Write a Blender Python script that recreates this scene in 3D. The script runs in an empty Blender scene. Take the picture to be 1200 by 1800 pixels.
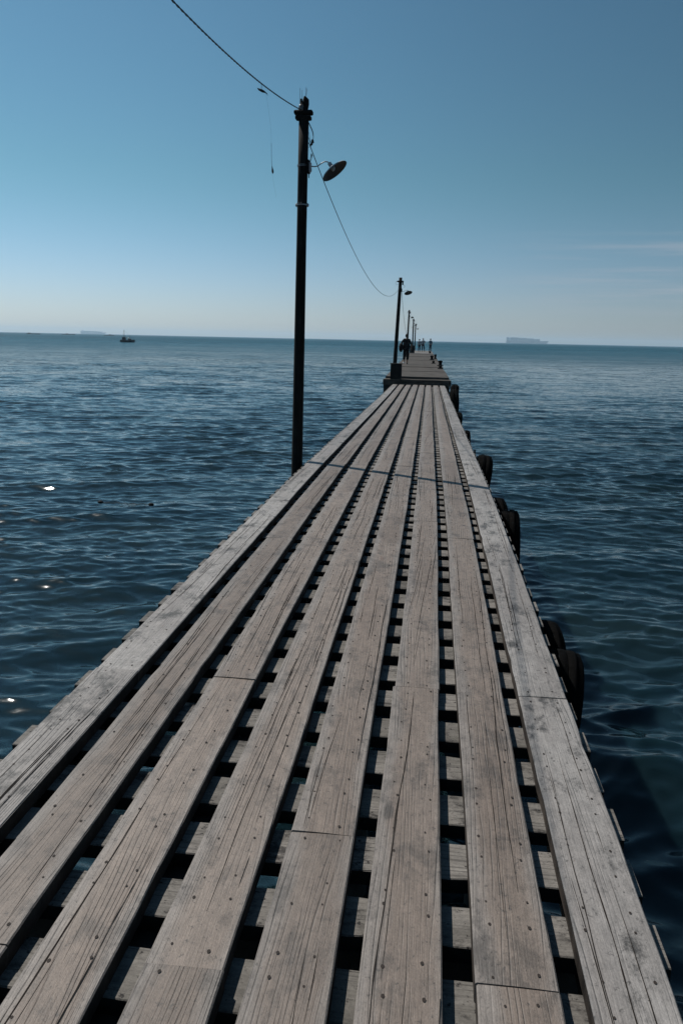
import bpy, math, random
import numpy as np
from mathutils import Vector, Matrix

random.seed(7)
rng = np.random.default_rng(11)
sc = bpy.context.scene
COL = sc.collection
CZ = 3.4                      # camera height above the water (water is z = 0)

# ------------------------------------------------------------------ camera
cam_d = bpy.data.cameras.new('camera')
cam = bpy.data.objects.new('camera', cam_d); COL.objects.link(cam)
R_ = Vector((0.99343523, 0.11242038, 0.0211685))
U_ = Vector((-0.04441593, 0.20852593, 0.97700776))
B_ = Vector((0.1054214, -0.97153415, 0.21215026))
cam.matrix_world = Matrix(((R_.x, U_.x, B_.x, 0.0), (R_.y, U_.y, B_.y, 0.0), (R_.z, U_.z, B_.z, CZ), (0, 0, 0, 1)))
cam_d.sensor_fit = 'VERTICAL'; cam_d.sensor_height = 36.0; cam_d.lens = 28.0
cam_d.clip_start = 0.05; cam_d.clip_end = 60000
sc.camera = cam

# ------------------------------------------------------------------ light
SUN_EL = math.radians(53); SUN_AZ = math.atan2(-0.826, 0.563)     # measured from +Y towards +X
world = bpy.data.worlds.new('World'); sc.world = world; world.use_nodes = True
wn = world.node_tree; wn.nodes.clear()
wo = wn.nodes.new('ShaderNodeOutputWorld'); bg = wn.nodes.new('ShaderNodeBackground')
sky = wn.nodes.new('ShaderNodeTexSky'); sky.sky_type = 'NISHITA'; sky.sun_disc = False
sky.sun_elevation = SUN_EL; sky.sun_rotation = SUN_AZ
sky.altitude = 0; sky.air_density = 1.0; sky.dust_density = 0.3; sky.ozone_density = 1.0
bg.inputs['Strength'].default_value = 0.072
tint = wn.nodes.new('ShaderNodeMix'); tint.data_type = 'RGBA'; tint.blend_type = 'MULTIPLY'; tint.inputs[0].default_value = 1.0
tint.inputs[7].default_value = (.64, 1.0, 1.02, 1)
wn.links.new(sky.outputs[0], tint.inputs[6])
# real skies are paler and greyer low down and deeper away from the sun: correct the clear-sky model by direction
wtc = wn.nodes.new('ShaderNodeTexCoord'); wsp = wn.nodes.new('ShaderNodeSeparateXYZ'); wn.links.new(wtc.outputs['Generated'], wsp.inputs[0])
def wmap(src, a, b, lo, hi):
    x = wn.nodes.new('ShaderNodeMapRange'); x.interpolation_type = 'SMOOTHSTEP'; wn.links.new(src, x.inputs['Value'])
    for k, v in (('From Min', a), ('From Max', b), ('To Min', lo), ('To Max', hi)): x.inputs[k].default_value = v
    return x.outputs['Result']
def wmul(a, b):
    x = wn.nodes.new('ShaderNodeMix'); x.data_type = 'RGBA'; x.blend_type = 'MULTIPLY'; x.inputs[0].default_value = 1.0
    wn.links.new(a, x.inputs[6]); wn.links.new(b, x.inputs[7]); return x.outputs[2]
low = wn.nodes.new('ShaderNodeMix'); low.data_type = 'RGBA'; wn.links.new(wmap(wsp.outputs[2], .0, .20, 0, 1), low.inputs[0])
low.inputs[6].default_value = (1.42, 1.06, 1.42, 1); low.inputs[7].default_value = (1, 1, 1, 1)
side = wmap(wsp.outputs[0], -.55, .45, 1.02, .70)
skyc = wmul(wmul(tint.outputs[2], low.outputs[2]), side)
# thin high wisps low in the sky
wm = wn.nodes.new('ShaderNodeVectorMath'); wm.operation = 'MULTIPLY'; wn.links.new(wtc.outputs['Generated'], wm.inputs[0]); wm.inputs[1].default_value = (5, 5, 95)
wnz = wn.nodes.new('ShaderNodeTexNoise'); wnz.inputs['Scale'].default_value = 1.0; wnz.inputs['Detail'].default_value = 5; wn.links.new(wm.outputs[0], wnz.inputs['Vector'])
def wmath(op, a, b):
    x = wn.nodes.new('ShaderNodeMath'); x.operation = op
    for i, v in enumerate((a, b)):
        if hasattr(v, 'links'): wn.links.new(v, x.inputs[i])
        else: x.inputs[i].default_value = v
    return x.outputs[0]
wf = wmath('MULTIPLY', wmath('MULTIPLY', wmap(wsp.outputs[0], .02, .25, 0, 1), 1.0), wmath('MULTIPLY', wmap(wnz.outputs['Fac'], .44, .70, 0, .34), wmath('MULTIPLY', wmap(wsp.outputs[2], .02, .06, 0, 1), wmap(wsp.outputs[2], .10, .14, 1, 0))))
wis = wn.nodes.new('ShaderNodeMix'); wis.data_type = 'RGBA'; wn.links.new(wf, wis.inputs[0]); wn.links.new(skyc, wis.inputs[6]); wis.inputs[7].default_value = (6.6, 6.6, 7.2, 1)
wn.links.new(wis.outputs[2], bg.inputs[0]); wn.links.new(bg.outputs[0], wo.inputs[0])
sd = bpy.data.lights.new('sun', 'SUN'); sd.energy = 5.0; sd.angle = math.radians(0.5); sd.color = (1.0, 0.95, 0.88)
so = bpy.data.objects.new('sun', sd); COL.objects.link(so)
sdir = Vector((math.sin(SUN_AZ) * math.cos(SUN_EL), math.cos(SUN_AZ) * math.cos(SUN_EL), math.sin(SUN_EL)))
so.rotation_euler = sdir.to_track_quat('Z', 'Y').to_euler(); so.location = (0, 0, 50)
sc.view_settings.view_transform = 'Standard'; sc.view_settings.look = 'None'
sc.view_settings.gamma = 1.0; sc.view_settings.exposure = -0.06

# ------------------------------------------------------------------ mesh helper
class MB:
    def __init__(s): s.v = []; s.f = []; s.m = []
    def add(s, vs, fs, mi=0):
        o = len(s.v); s.v += [tuple(p) for p in vs]
        s.f += [tuple(i + o for i in f) for f in fs]; s.m += [mi] * len(fs); return s
    def box(s, c, d, rz=0, mi=0, bev=0.0, taper=1.0):
        cx, cy, cz = c; hx, hy, hz = d[0] / 2, d[1] / 2, d[2] / 2
        b = min(bev, hx * .9, hy * .9, hz * .9); cr, sr = math.cos(rz), math.sin(rz)
        prof = [(-hz, hx - b, hy - b), (-hz + b, hx, hy), (hz - b, hx * taper, hy * taper), (hz, (hx - b) * taper, (hy - b) * taper)] if b > 0 else [(-hz, hx, hy), (hz, hx * taper, hy * taper)]
        vs = []; n = 4
        for z, x, y in prof:
            for sx, sy in ((-1, -1), (1, -1), (1, 1), (-1, 1)):
                px, py = sx * x, sy * y
                vs.append((cx + px * cr - py * sr, cy + px * sr + py * cr, cz + z))
        fs = [(3, 2, 1, 0), tuple(range(len(vs) - 4, len(vs)))]
        for k in range(len(prof) - 1):
            for i in range(4):
                j = (i + 1) % 4; fs.append((k * 4 + i, k * 4 + j, k * 4 + 4 + j, k * 4 + 4 + i))
        return s.add(vs, fs, mi)
    def tube(s, pts, rad, n=8, mi=0, cap=True):
        pts = [Vector(p) for p in pts]; m = len(pts)
        if not hasattr(rad, '__len__'): rad = [rad] * m
        t = (pts[1] - pts[0]).normalized(); up = Vector((0, 0, 1)) if abs(t.z) < .9 else Vector((1, 0, 0))
        a = t.cross(up).normalized(); vs = []
        for i, p in enumerate(pts):
            t = (pts[min(i + 1, m - 1)] - pts[max(i - 1, 0)]).normalized()
            a = (a - t * a.dot(t)).normalized(); b = t.cross(a)
            for k in range(n):
                th = 2 * math.pi * k / n; vs.append(p + (a * math.cos(th) + b * math.sin(th)) * rad[i])
        fs = [(i * n + k, i * n + (k + 1) % n, (i + 1) * n + (k + 1) % n, (i + 1) * n + k) for i in range(m - 1) for k in range(n)]
        if cap: fs += [tuple(range(n))[::-1], tuple(range((m - 1) * n, m * n))]
        return s.add(vs, fs, mi)
    def lathe(s, o, ax, prof, n=24, mi=0, closed=False):
        """prof: (distance along axis, radius)"""
        o = Vector(o); ax = Vector(ax).normalized(); a = ax.orthogonal().normalized(); b = ax.cross(a); vs = []
        for d, r in prof:
            for k in range(n):
                th = 2 * math.pi * k / n; vs.append(o + ax * d + (a * math.cos(th) + b * math.sin(th)) * r)
        m = len(prof); rows = range(m) if closed else range(m - 1)
        fs = [(i * n + k, i * n + (k + 1) % n, ((i + 1) % m) * n + (k + 1) % n, ((i + 1) % m) * n + k) for i in rows for k in range(n)]
        return s.add(vs, fs, mi)
    def blob(s, c, r, mi=0, n=10, jit=0.0):
        vs = []; fs = []; m = n // 2 + 1
        for i in range(m + 1):
            ph = math.pi * i / m
            for k in range(n):
                th = 2 * math.pi * k / n; q = 1 + random.uniform(-jit, jit)
                vs.append((c[0] + r[0] * math.sin(ph) * math.cos(th) * q, c[1] + r[1] * math.sin(ph) * math.sin(th) * q, c[2] + r[2] * math.cos(ph) * q))
        fs = [(i * n + k, (i + 1) * n + k, (i + 1) * n + (k + 1) % n, i * n + (k + 1) % n) for i in range(m) for k in range(n)]
        return s.add(vs, fs, mi)
    def build(s, name, mats, parent=None, loc=None, smooth=False):
        me = bpy.data.meshes.new(name); off = Vector(loc) if loc is not None else Vector((0, 0, 0))
        me.from_pydata([(p[0] - off.x, p[1] - off.y, p[2] - off.z) for p in s.v], [], s.f)
        for mt in (mats if isinstance(mats, (list, tuple)) else [mats]): me.materials.append(mt)
        me.polygons.foreach_set('material_index', s.m)
        if smooth: me.polygons.foreach_set('use_smooth', [True] * len(s.f))
        me.update()
        o = bpy.data.objects.new(name, me); COL.objects.link(o)
        o.location = off
        if parent is not None:
            o.parent = parent; o.location = off - world_loc(parent)
        return o

def world_loc(o):
    l = Vector(o.location)
    return l + world_loc(o.parent) if o.parent else l
def tag(o, label=None, cat=None, group=None, kind=None):
    if label: o['label'] = label
    if cat: o['category'] = cat
    if group: o['group'] = group
    if kind: o['kind'] = kind
    return o
def thing(name, loc, label, cat, group=None):
    o = bpy.data.objects.new(name, None); COL.objects.link(o); o.location = loc; o.empty_display_size = .2
    return tag(o, label, cat, group)
def copy_tree(o, parent=None):
    c = o.copy(); COL.objects.link(c)
    if parent: c.parent = parent
    for ch in list(o.children): copy_tree(ch, c)
    return c

# ------------------------------------------------------------------ materials
def mat(name, col=(.5, .5, .5), rough=.7, metal=0.0, spec=.5):
    m = bpy.data.materials.new(name); m.use_nodes = True
    b = m.node_tree.nodes['Principled BSDF']
    b.inputs['Base Color'].default_value = (*col, 1); b.inputs['Roughness'].default_value = rough
    b.inputs['Metallic'].default_value = metal; b.inputs['Specular IOR Level'].default_value = spec
    return m
class NT:
    def __init__(s, m): s.t = m.node_tree; s.b = s.t.nodes['Principled BSDF']
    def n(s, ty, **k):
        x = s.t.nodes.new(ty)
        for a, v in k.items(): setattr(x, a, v)
        return x
    def put(s, sock, v):
        if hasattr(v, 'links') or isinstance(v, bpy.types.NodeSocket): s.t.links.new(v, sock)
        else: sock.default_value = v
    def math(s, op, a, b=None, c=None, clamp=False):
        x = s.n('ShaderNodeMath', operation=op, use_clamp=clamp); s.put(x.inputs[0], a)
        if b is not None: s.put(x.inputs[1], b)
        if c is not None: s.put(x.inputs[2], c)
        return x.outputs[0]
    def vmul(s, v, k):
        x = s.n('ShaderNodeVectorMath', operation='MULTIPLY'); s.put(x.inputs[0], v); s.put(x.inputs[1], k); return x.outputs[0]
    def vlen(s, v):
        x = s.n('ShaderNodeVectorMath', operation='LENGTH'); s.put(x.inputs[0], v); return x.outputs['Value']
    def vadd(s, v, k):
        x = s.n('ShaderNodeVectorMath', operation='ADD'); s.put(x.inputs[0], v); s.put(x.inputs[1], k); return x.outputs[0]
    def noise(s, vec, scale, detail=3, rough=.55, dist=0):
        x = s.n('ShaderNodeTexNoise'); s.put(x.inputs['Vector'], vec); x.inputs['Scale'].default_value = scale
        x.inputs['Detail'].default_value = detail; x.inputs['Roughness'].default_value = rough; x.inputs['Distortion'].default_value = dist
        return x.outputs['Fac']
    def ss(s, v, a, b, lo=0.0, hi=1.0):
        x = s.n('ShaderNodeMapRange', interpolation_type='SMOOTHSTEP'); s.put(x.inputs['Value'], v)
        x.inputs['From Min'].default_value = a; x.inputs['From Max'].default_value = b
        x.inputs['To Min'].default_value = lo; x.inputs['To Max'].default_value = hi; return x.outputs['Result']
    def mix(s, f, a, b):
        x = s.n('ShaderNodeMix', data_type='RGBA'); s.put(x.inputs[0], f); s.put(x.inputs[6], a); s.put(x.inputs[7], b); return x.outputs[2]
    def bump(s, h, st, d):
        x = s.n('ShaderNodeBump'); s.put(x.inputs['Height'], h); x.inputs['Strength'].default_value = st; x.inputs['Distance'].default_value = d
        s.t.links.new(x.outputs[0], s.b.inputs['Normal']); return x

def wood(name, c0, c1, cdark, blot=.6, along='Y', grain=1.0, tintvar=.20, speck=.5, lines=430.0, spec=.55, worn=0.0):
    m = mat(name, rough=.6, spec=spec); t = NT(m)
    tc = t.n('ShaderNodeTexCoord').outputs['Object']; oi = t.n('ShaderNodeObjectInfo').outputs['Random']
    sp = t.n('ShaderNodeSeparateXYZ'); t.put(sp.inputs[0], tc)
    x, y = (sp.outputs[0], sp.outputs[1]) if along == 'Y' else (sp.outputs[1], sp.outputs[0])
    x = t.math('ADD', x, t.math('MULTIPLY', y, t.math('MULTIPLY', t.math('SUBTRACT', oi, .5), .07)))
    off = t.math('MULTIPLY', oi, 97.0)
    def cv(kx, ky):
        c = t.n('ShaderNodeCombineXYZ'); t.put(c.inputs[0], t.math('MULTIPLY', x, kx)); t.put(c.inputs[1], t.math('MULTIPLY', y, ky)); t.put(c.inputs[2], t.math('ADD', off, t.math('MULTIPLY', sp.outputs[2], 5.0)))
        return c.outputs[0]
    n1 = t.noise(cv(6, .45), 1.0, 3, .5)
    ph = t.math('ADD', t.math('MULTIPLY', x, lines), t.math('MULTIPLY', n1, 60.0))
    ring = t.math('POWER', t.math('MULTIPLY_ADD', t.math('SINE', ph), .5, .5), 9.0)
    mask = t.ss(t.noise(cv(16, 1.3), 1.0, 4, .65), .40, .66)
    ring = t.math('MULTIPLY', ring, mask)
    fib = t.noise(cv(170, 6), 1.0, 3, .7)
    blt = t.ss(t.noise(cv(7, 4.0), 1.0, 8, .78), .50, .64)
    spk = t.ss(t.noise(cv(60, 45), 1.0, 4, .7), .575, .70)
    tone = t.noise(cv(3.0, .5), 1.0, 4, .6)
    fine = t.noise(cv(190, 120), 1.0, 3, .75)
    col = t.mix(t.ss(tone, .3, .7), (*c0, 1), (*c1, 1))
    rust = t.ss(t.noise(cv(9, 3.5), 1.0, 3, .6), .70, .78)
    col = t.mix(t.math('MULTIPLY', rust, .55), col, (c1[0] * .75, c1[1] * .52, c1[2] * .42, 1))
    spot = t.ss(t.noise(cv(34, 30), 1.0, 1, .4), .80, .84)
    col = t.mix(t.math('MULTIPLY', spot, .6), col, (c1[0] * .5, c1[1] * .36, c1[2] * .3, 1))
    if worn:
        edge = t.math('ADD', t.math('ABSOLUTE', t.math('SUBTRACT', sp.outputs[0], .01)), t.math('MULTIPLY_ADD', t.noise(cv(5, 2.2), 1.0, 5, .65), .11, -.055))
        col = t.mix(t.math('MULTIPLY', t.ss(edge, .045, .095), worn), col, (.172, .158, .146, 1))
    # knots
    vo = t.n('ShaderNodeTexVoronoi', feature='F1'); t.put(vo.inputs['Vector'], cv(5.0, 1.5)); vo.inputs['Scale'].default_value = 1.0
    sep = t.n('ShaderNodeSeparateXYZ'); t.put(sep.inputs[0], vo.outputs['Color'])
    kn = t.math('MULTIPLY', t.ss(t.math('MULTIPLY_ADD', t.noise(cv(40, 30), 1.0, 3), .08, vo.outputs['Distance']), .09, .15, 1.0, 0.0), t.ss(sep.outputs[0], .58, .62))
    dark = (*cdark, 1)
    col = t.mix(t.math('MULTIPLY', blt, blot), col, dark)
    col = t.mix(t.math('MULTIPLY', ring, .62 * grain), col, dark)
    col = t.mix(t.math('MULTIPLY', spk, speck), col, dark)
    col = t.mix(t.math('MULTIPLY', kn, .75), col, dark)
    med = t.noise(cv(26, 14), 1.0, 5, .72)
    br = t.math('ADD', t.math('MULTIPLY_ADD', fib, .9, .55), t.math('MULTIPLY_ADD', fine, .9, -.45))
    br = t.math('MULTIPLY', br, t.math('MULTIPLY_ADD', med, 1.1, .45))
    br = t.math('MULTIPLY', br, t.math('MULTIPLY_ADD', oi, tintvar, 1 - tintvar / 2))
    hs = t.n('ShaderNodeHueSaturation'); t.put(hs.inputs['Color'], col); t.put(hs.inputs['Value'], br)
    t.put(t.b.inputs['Base Color'], hs.outputs[0])
    h = t.math('ADD', t.math('MULTIPLY', ring, -1.0 * grain), t.math('ADD', t.math('MULTIPLY', fib, .6), t.math('MULTIPLY', fine, .5)))
    t.bump(h, .7, .003)
    return m
def noisy(name, c0, c1, scale=6, rough=.75, metal=0, spec=.4, bump=.3, bd=.01, detail=6):
    m = mat(name, c0, rough, metal, spec); t = NT(m); tc = t.n('ShaderNodeTexCoord').outputs['Object']
    f = t.noise(tc, scale, detail, .65); t.put(t.b.inputs['Base Color'], t.mix(t.ss(f, .35, .65), (*c0, 1), (*c1, 1)))
    t.bump(t.noise(tc, scale * 4, 4, .7), bump, bd); return m
M = {}
M['plank_brown'] = wood('weathered_brown_wood', (.122, .093, .074), (.162, .130, .108), (.028, .024, .021), .55, grain=.8, worn=.6, speck=.75)
M['plank_grey'] = wood('weathered_grey_wood', (.165, .150, .140), (.235, .222, .210), (.032, .030, .028), .95, grain=.8, speck=.75)
M['joist'] = wood('rough_grey_wood', (.085, .079, .070), (.175, .163, .150), (.010, .009, .009), .85, along='X', grain=.8, speck=1.0, lines=260, spec=.15, tintvar=.4)
M['painted_shade'] = noisy('shade_painted_timber', (.010, .010, .009), (.026, .025, .022), 9, .8, spec=.2)  # shade on cross-timber sides, ends and undersides, put into the colour
M['edge'] = noisy('shade_painted_board_edge', (.022, .018, .015), (.055, .045, .038), 7, .85, spec=.2)  # board sides and undersides coloured dark to stand for shade in the gaps
M['crack'] = mat('crack_dark', (.018, .015, .013), .95, spec=.1)
M['nail'] = mat('rusty_nail', (.022, .016, .013), .8, spec=.3)

M['tar'] = noisy('tarred_timber', (.007, .0065, .006), (.014, .012, .011), 9, .85, spec=.2)
def tar_detail():
    t = NT(M['tar']); tc = t.n('ShaderNodeTexCoord').outputs['Object']
    v = t.vmul(tc, (55, 55, 1.6)); f = t.noise(v, 1.0, 4, .65); g_ = t.noise(tc, 5, 4, .6)
    t.put(t.b.inputs['Base Color'], t.mix(t.ss(f, .42, .66), (.006, .0055, .005, 1), t.mix(t.ss(g_, .4, .7), (.012, .011, .010, 1), (.028, .024, .021, 1))))
    t.bump(f, .9, .006)
tar_detail()
M['pile'] = noisy('wet_dark_timber', (.014, .013, .012), (.035, .031, .027), 5, .7)
M['rubber'] = noisy('tyre_rubber', (.002, .002, .002), (.005, .005, .005), 12, .9, spec=.03)
M['concrete_dark'] = noisy('stained_dark_concrete', (.046, .041, .037), (.082, .074, .067), 1.3, .9, spec=.15, bump=.5)
M['concrete_mid'] = noisy('worn_grey_concrete', (.10, .096, .092), (.15, .143, .137), 1.6, .9, spec=.2, bump=.5)
M['black_metal'] = noisy('dull_black_metal', (.005, .0055, .006), (.009, .0095, .010), 8, .75, spec=.2)
M['steel'] = noisy('galvanised_steel', (.22, .23, .24), (.32, .33, .34), 20, .5, metal=.6, bump=.1, bd=.002)
M['shade_out'] = noisy('faded_enamel', (.20, .21, .22), (.30, .30, .30), 15, .55, bump=.1, bd=.002)
M['shade_in'] = noisy('brown_enamel_inside', (.045, .041, .038), (.065, .06, .055), 12, .6, bump=.1, bd=.002)
M['glass'] = mat('frosted_bulb', (.5, .5, .48), .25)
M['wire'] = mat('black_cable', (.012, .012, .013), .6)
M['nylon'] = mat('dark_nylon_line', (.05, .06, .06), .5)
M['plastic_light'] = noisy('weathered_pale_plastic', (.32, .30, .31), (.42, .39, .40), 25, .6)
M['porcelain'] = noisy('dull_porcelain', (.10, .09, .09), (.16, .15, .15), 25, .35)

# ------------------------------------------------------------------ sea: one sheet, real waves, finer near the pier
def make_water():
    NW = 760
    thv = np.linspace(-1.05, 1.05, NW) - 0.11
    rest = np.linspace(1.05, 2 * math.pi - 1.05, 60)[1:-1] - 0.11
    th = np.concatenate([thv, rest]); nt = len(th)
    rs = [0.6]
    while rs[-1] < 11500:
        r = rs[-1]; dr = max(.04, .26 * r * r / (796 * CZ)); dr = min(dr, max(.04, r * .06)); rs.append(r + dr)
    rs = np.array(rs); nr = len(rs)
    R, T = np.meshgrid(rs, th, indexing='ij')
    X = R * np.sin(T); Y = R * np.cos(T)
    dr = np.gradient(rs)[:, None] * np.ones_like(T)
    dth = np.gradient(th)[None, :] * R
    Z = np.zeros_like(X); DX = np.zeros_like(X); DY = np.zeros_like(X)
    calm = 1 - .62 * np.exp(-(((X - 12 - .10 * Y) / (9 + .12 * Y)) ** 2)) * np.clip((Y - 28) / 40, 0, 1) * (X > 0)
    w = np.random.default_rng(5)
    lam = np.exp(w.uniform(math.log(.17), math.log(3.8), 130))
    for L in lam:
        a = w.normal(0, .42) + .10
        dirx, diry = math.sin(a), -math.cos(a)
        k = 2 * math.pi / L; amp = .0041 * L ** .55 * w.uniform(.5, 1.3)
        if L > 4: amp *= .6
        eff = np.abs(dr) * 1.0
        fade = np.clip((L / np.maximum(eff, 1e-6) - 1.8) / 1.6, 0, 1) * np.clip((L / np.maximum(dth, 1e-6) - 2.2) / 2.5, 0, 1)
        ph = k * (dirx * X + diry * Y) + w.uniform(0, 6.283)
        s, c = np.sin(ph), np.cos(ph); A = amp * fade * calm
        Z += A * c; DX -= A * dirx * s * .85; DY -= A * diry * s * .85
    grp = .75 + .35 * np.sin(X * .31 + .13 * Y) * np.sin(Y * .23 - .11 * X + 1)
    Z *= grp; X = X + DX * grp; Y = Y + DY * grp
    co = np.stack([X, Y, Z], -1).reshape(-1, 3)
    i = np.arange(nr - 1)[:, None]; j = np.arange(nt)[None, :]; j2 = (j + 1) % nt
    q = np.stack([i * nt + j, i * nt + j2, (i + 1) * nt + j2, (i + 1) * nt + j], -1).reshape(-1, 4)[:, ::-1]
    # centre cap
    co = np.vstack([co, [[0, 0, 0]]]); ci = len(co) - 1
    tri = np.stack([np.full(nt, ci), (np.arange(nt) + 1) % nt, np.arange(nt)], -1)
    me = bpy.data.meshes.new('water')
    me.vertices.add(len(co)); me.vertices.foreach_set('co', co.astype(np.float32).ravel())
    nl = q.size + tri.size
    me.loops.add(nl); me.loops.foreach_set('vertex_index', np.concatenate([q.ravel(), tri.ravel()]).astype(np.int32))
    npoly = len(q) + len(tri); me.polygons.add(npoly)
    st = np.concatenate([np.arange(len(q)) * 4, q.size + np.arange(len(tri)) * 3]).astype(np.int32)
    me.polygons.foreach_set('loop_start', st)
    me.polygons.foreach_set('use_smooth', np.ones(npoly, bool))
    me.update(calc_edges=True); me.validate()
    m = mat('sea_water', (.016, .034, .038), .07, spec=.5); t = NT(m)
    t.b.inputs['Subsurface Weight'].default_value = 1.0; t.b.inputs['Subsurface Radius'].default_value = (1, 1, 1); t.b.inputs['Subsurface Scale'].default_value = .5
    t.b.inputs['IOR'].default_value = 1.333
    g = t.n('ShaderNodeNewGeometry').outputs['Position']
    sp = t.n('ShaderNodeSeparateXYZ'); t.put(sp.inputs[0], g)
    def nz(vec, scale, detail, rough=.6):
        x = t.n('ShaderNodeTexNoise'); t.put(x.inputs['Vector'], vec); x.inputs['Scale'].default_value = scale
        x.inputs['Detail'].default_value = detail; x.inputs['Roughness'].default_value = rough
        return t.vadd(x.outputs['Color'], (-.5, -.5, -.5))
    gg = t.vmul(g, (.5, 1.0, 1.0))
    wp = t.ss(t.noise(t.vmul(g, (.010, .03, 1)), 1.0, 3, .55), .35, .65, .7, 1.1)
    calm = t.math('MULTIPLY', t.ss(sp.outputs[0], 1.5, 10.0), t.math('MULTIPLY', t.ss(sp.outputs[1], 25, 60), t.ss(sp.outputs[1], 90, 190, 1.0, 0.0)))
    wp = t.math('MULTIPLY', wp, t.math('SUBTRACT', 1.0, t.math('MULTIPLY', calm, .55)))
    tot = t.vadd(t.vmul(nz(gg, 8.0, 3), (.46, .68, 0)), t.vadd(t.vmul(nz(gg, 2.6, 3), (.46, .72, 0)), t.vmul(nz(t.vmul(g, (.35, 1.0, 1.0)), .62, 3), (.26, .50, 0))))
    wp = t.math('MULTIPLY', wp, t.ss(t.vlen(g), 10, 110, .46, 2.4))
    sc3 = t.n('ShaderNodeVectorMath', operation='SCALE'); t.put(sc3.inputs[0], tot); t.put(sc3.inputs['Scale'], wp)
    nn = t.n('ShaderNodeVectorMath', operation='NORMALIZE'); t.put(nn.inputs[0], t.vadd(t.n('ShaderNodeNewGeometry').outputs['Normal'], sc3.outputs[0]))
    t.t.links.new(nn.outputs[0], t.b.inputs['Normal'])
    t.put(t.b.inputs['Roughness'], t.math('MULTIPLY', t.math('MULTIPLY', t.ss(t.vlen(g), 15, 900, .11, .47), t.math('SUBTRACT', 1.0, t.math('MULTIPLY', calm, .4))), t.ss(t.noise(t.vmul(g, (.012, .05, 1)), 1.0, 4, .6), .3, .7, .65, 1.25)))
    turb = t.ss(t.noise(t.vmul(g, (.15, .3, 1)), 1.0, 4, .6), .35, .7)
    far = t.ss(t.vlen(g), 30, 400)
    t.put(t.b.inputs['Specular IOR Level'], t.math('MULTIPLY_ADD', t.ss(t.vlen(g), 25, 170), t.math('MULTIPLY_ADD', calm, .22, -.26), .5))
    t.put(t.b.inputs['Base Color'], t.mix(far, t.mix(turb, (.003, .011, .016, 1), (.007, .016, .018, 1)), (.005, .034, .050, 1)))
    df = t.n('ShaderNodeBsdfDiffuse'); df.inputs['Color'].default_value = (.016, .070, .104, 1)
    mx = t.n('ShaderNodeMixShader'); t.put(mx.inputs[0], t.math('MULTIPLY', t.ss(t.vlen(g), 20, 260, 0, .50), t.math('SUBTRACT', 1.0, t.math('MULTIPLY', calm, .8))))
    t.t.links.new(t.b.outputs[0], mx.inputs[1]); t.t.links.new(df.outputs[0], mx.inputs[2])
    t.t.links.new(mx.outputs[0], [n_ for n_ in t.t.nodes if n_.type == 'OUTPUT_MATERIAL'][0].inputs['Surface'])
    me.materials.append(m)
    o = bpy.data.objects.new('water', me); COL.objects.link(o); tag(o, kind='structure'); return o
make_water()

# ------------------------------------------------------------------ boardwalk
PZ = np.array([(-6, -1.535), (-3, -1.515), (0, -1.502), (2.5, -1.495), (4.6, -1.474), (5.7, -1.468), (8.25, -1.472), (10.9, -1.502), (14, -1.545), (17.1, -1.587), (24.5, -1.678), (32.8, -1.753), (36, -1.78)])
PX = np.array([(-6, 0), (2.5, 0), (5.7, .006), (8.25, 0), (10.9, -.014), (17.1, -.042), (24.5, -.074), (32.8, -.117), (36, -.13)])
def _smooth(tab, Y, h=1.3):
    ys = Y + np.linspace(-h, h, 9); return float(np.mean(np.interp(ys, tab[:, 0], tab[:, 1])))
def dz(Y): return CZ + _smooth(PZ, Y)
def dx(Y): return _smooth(PX, Y)
EDGES = [(-1.460, -1.262), (-1.190, -.990), (-.913, -.719), (-.633, -.436), (-.373, -.176), (-.106, .089), (.168, .366), (.431, .633)]
JP = .273; J0 = 2.175; YEND = 32.84
TH = .054
jetty = thing('boardwalk', (-.41, -3, 0), 'long straight boardwalk of eight weathered plank rows over closely spaced cross timbers', 'boardwalk')

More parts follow.
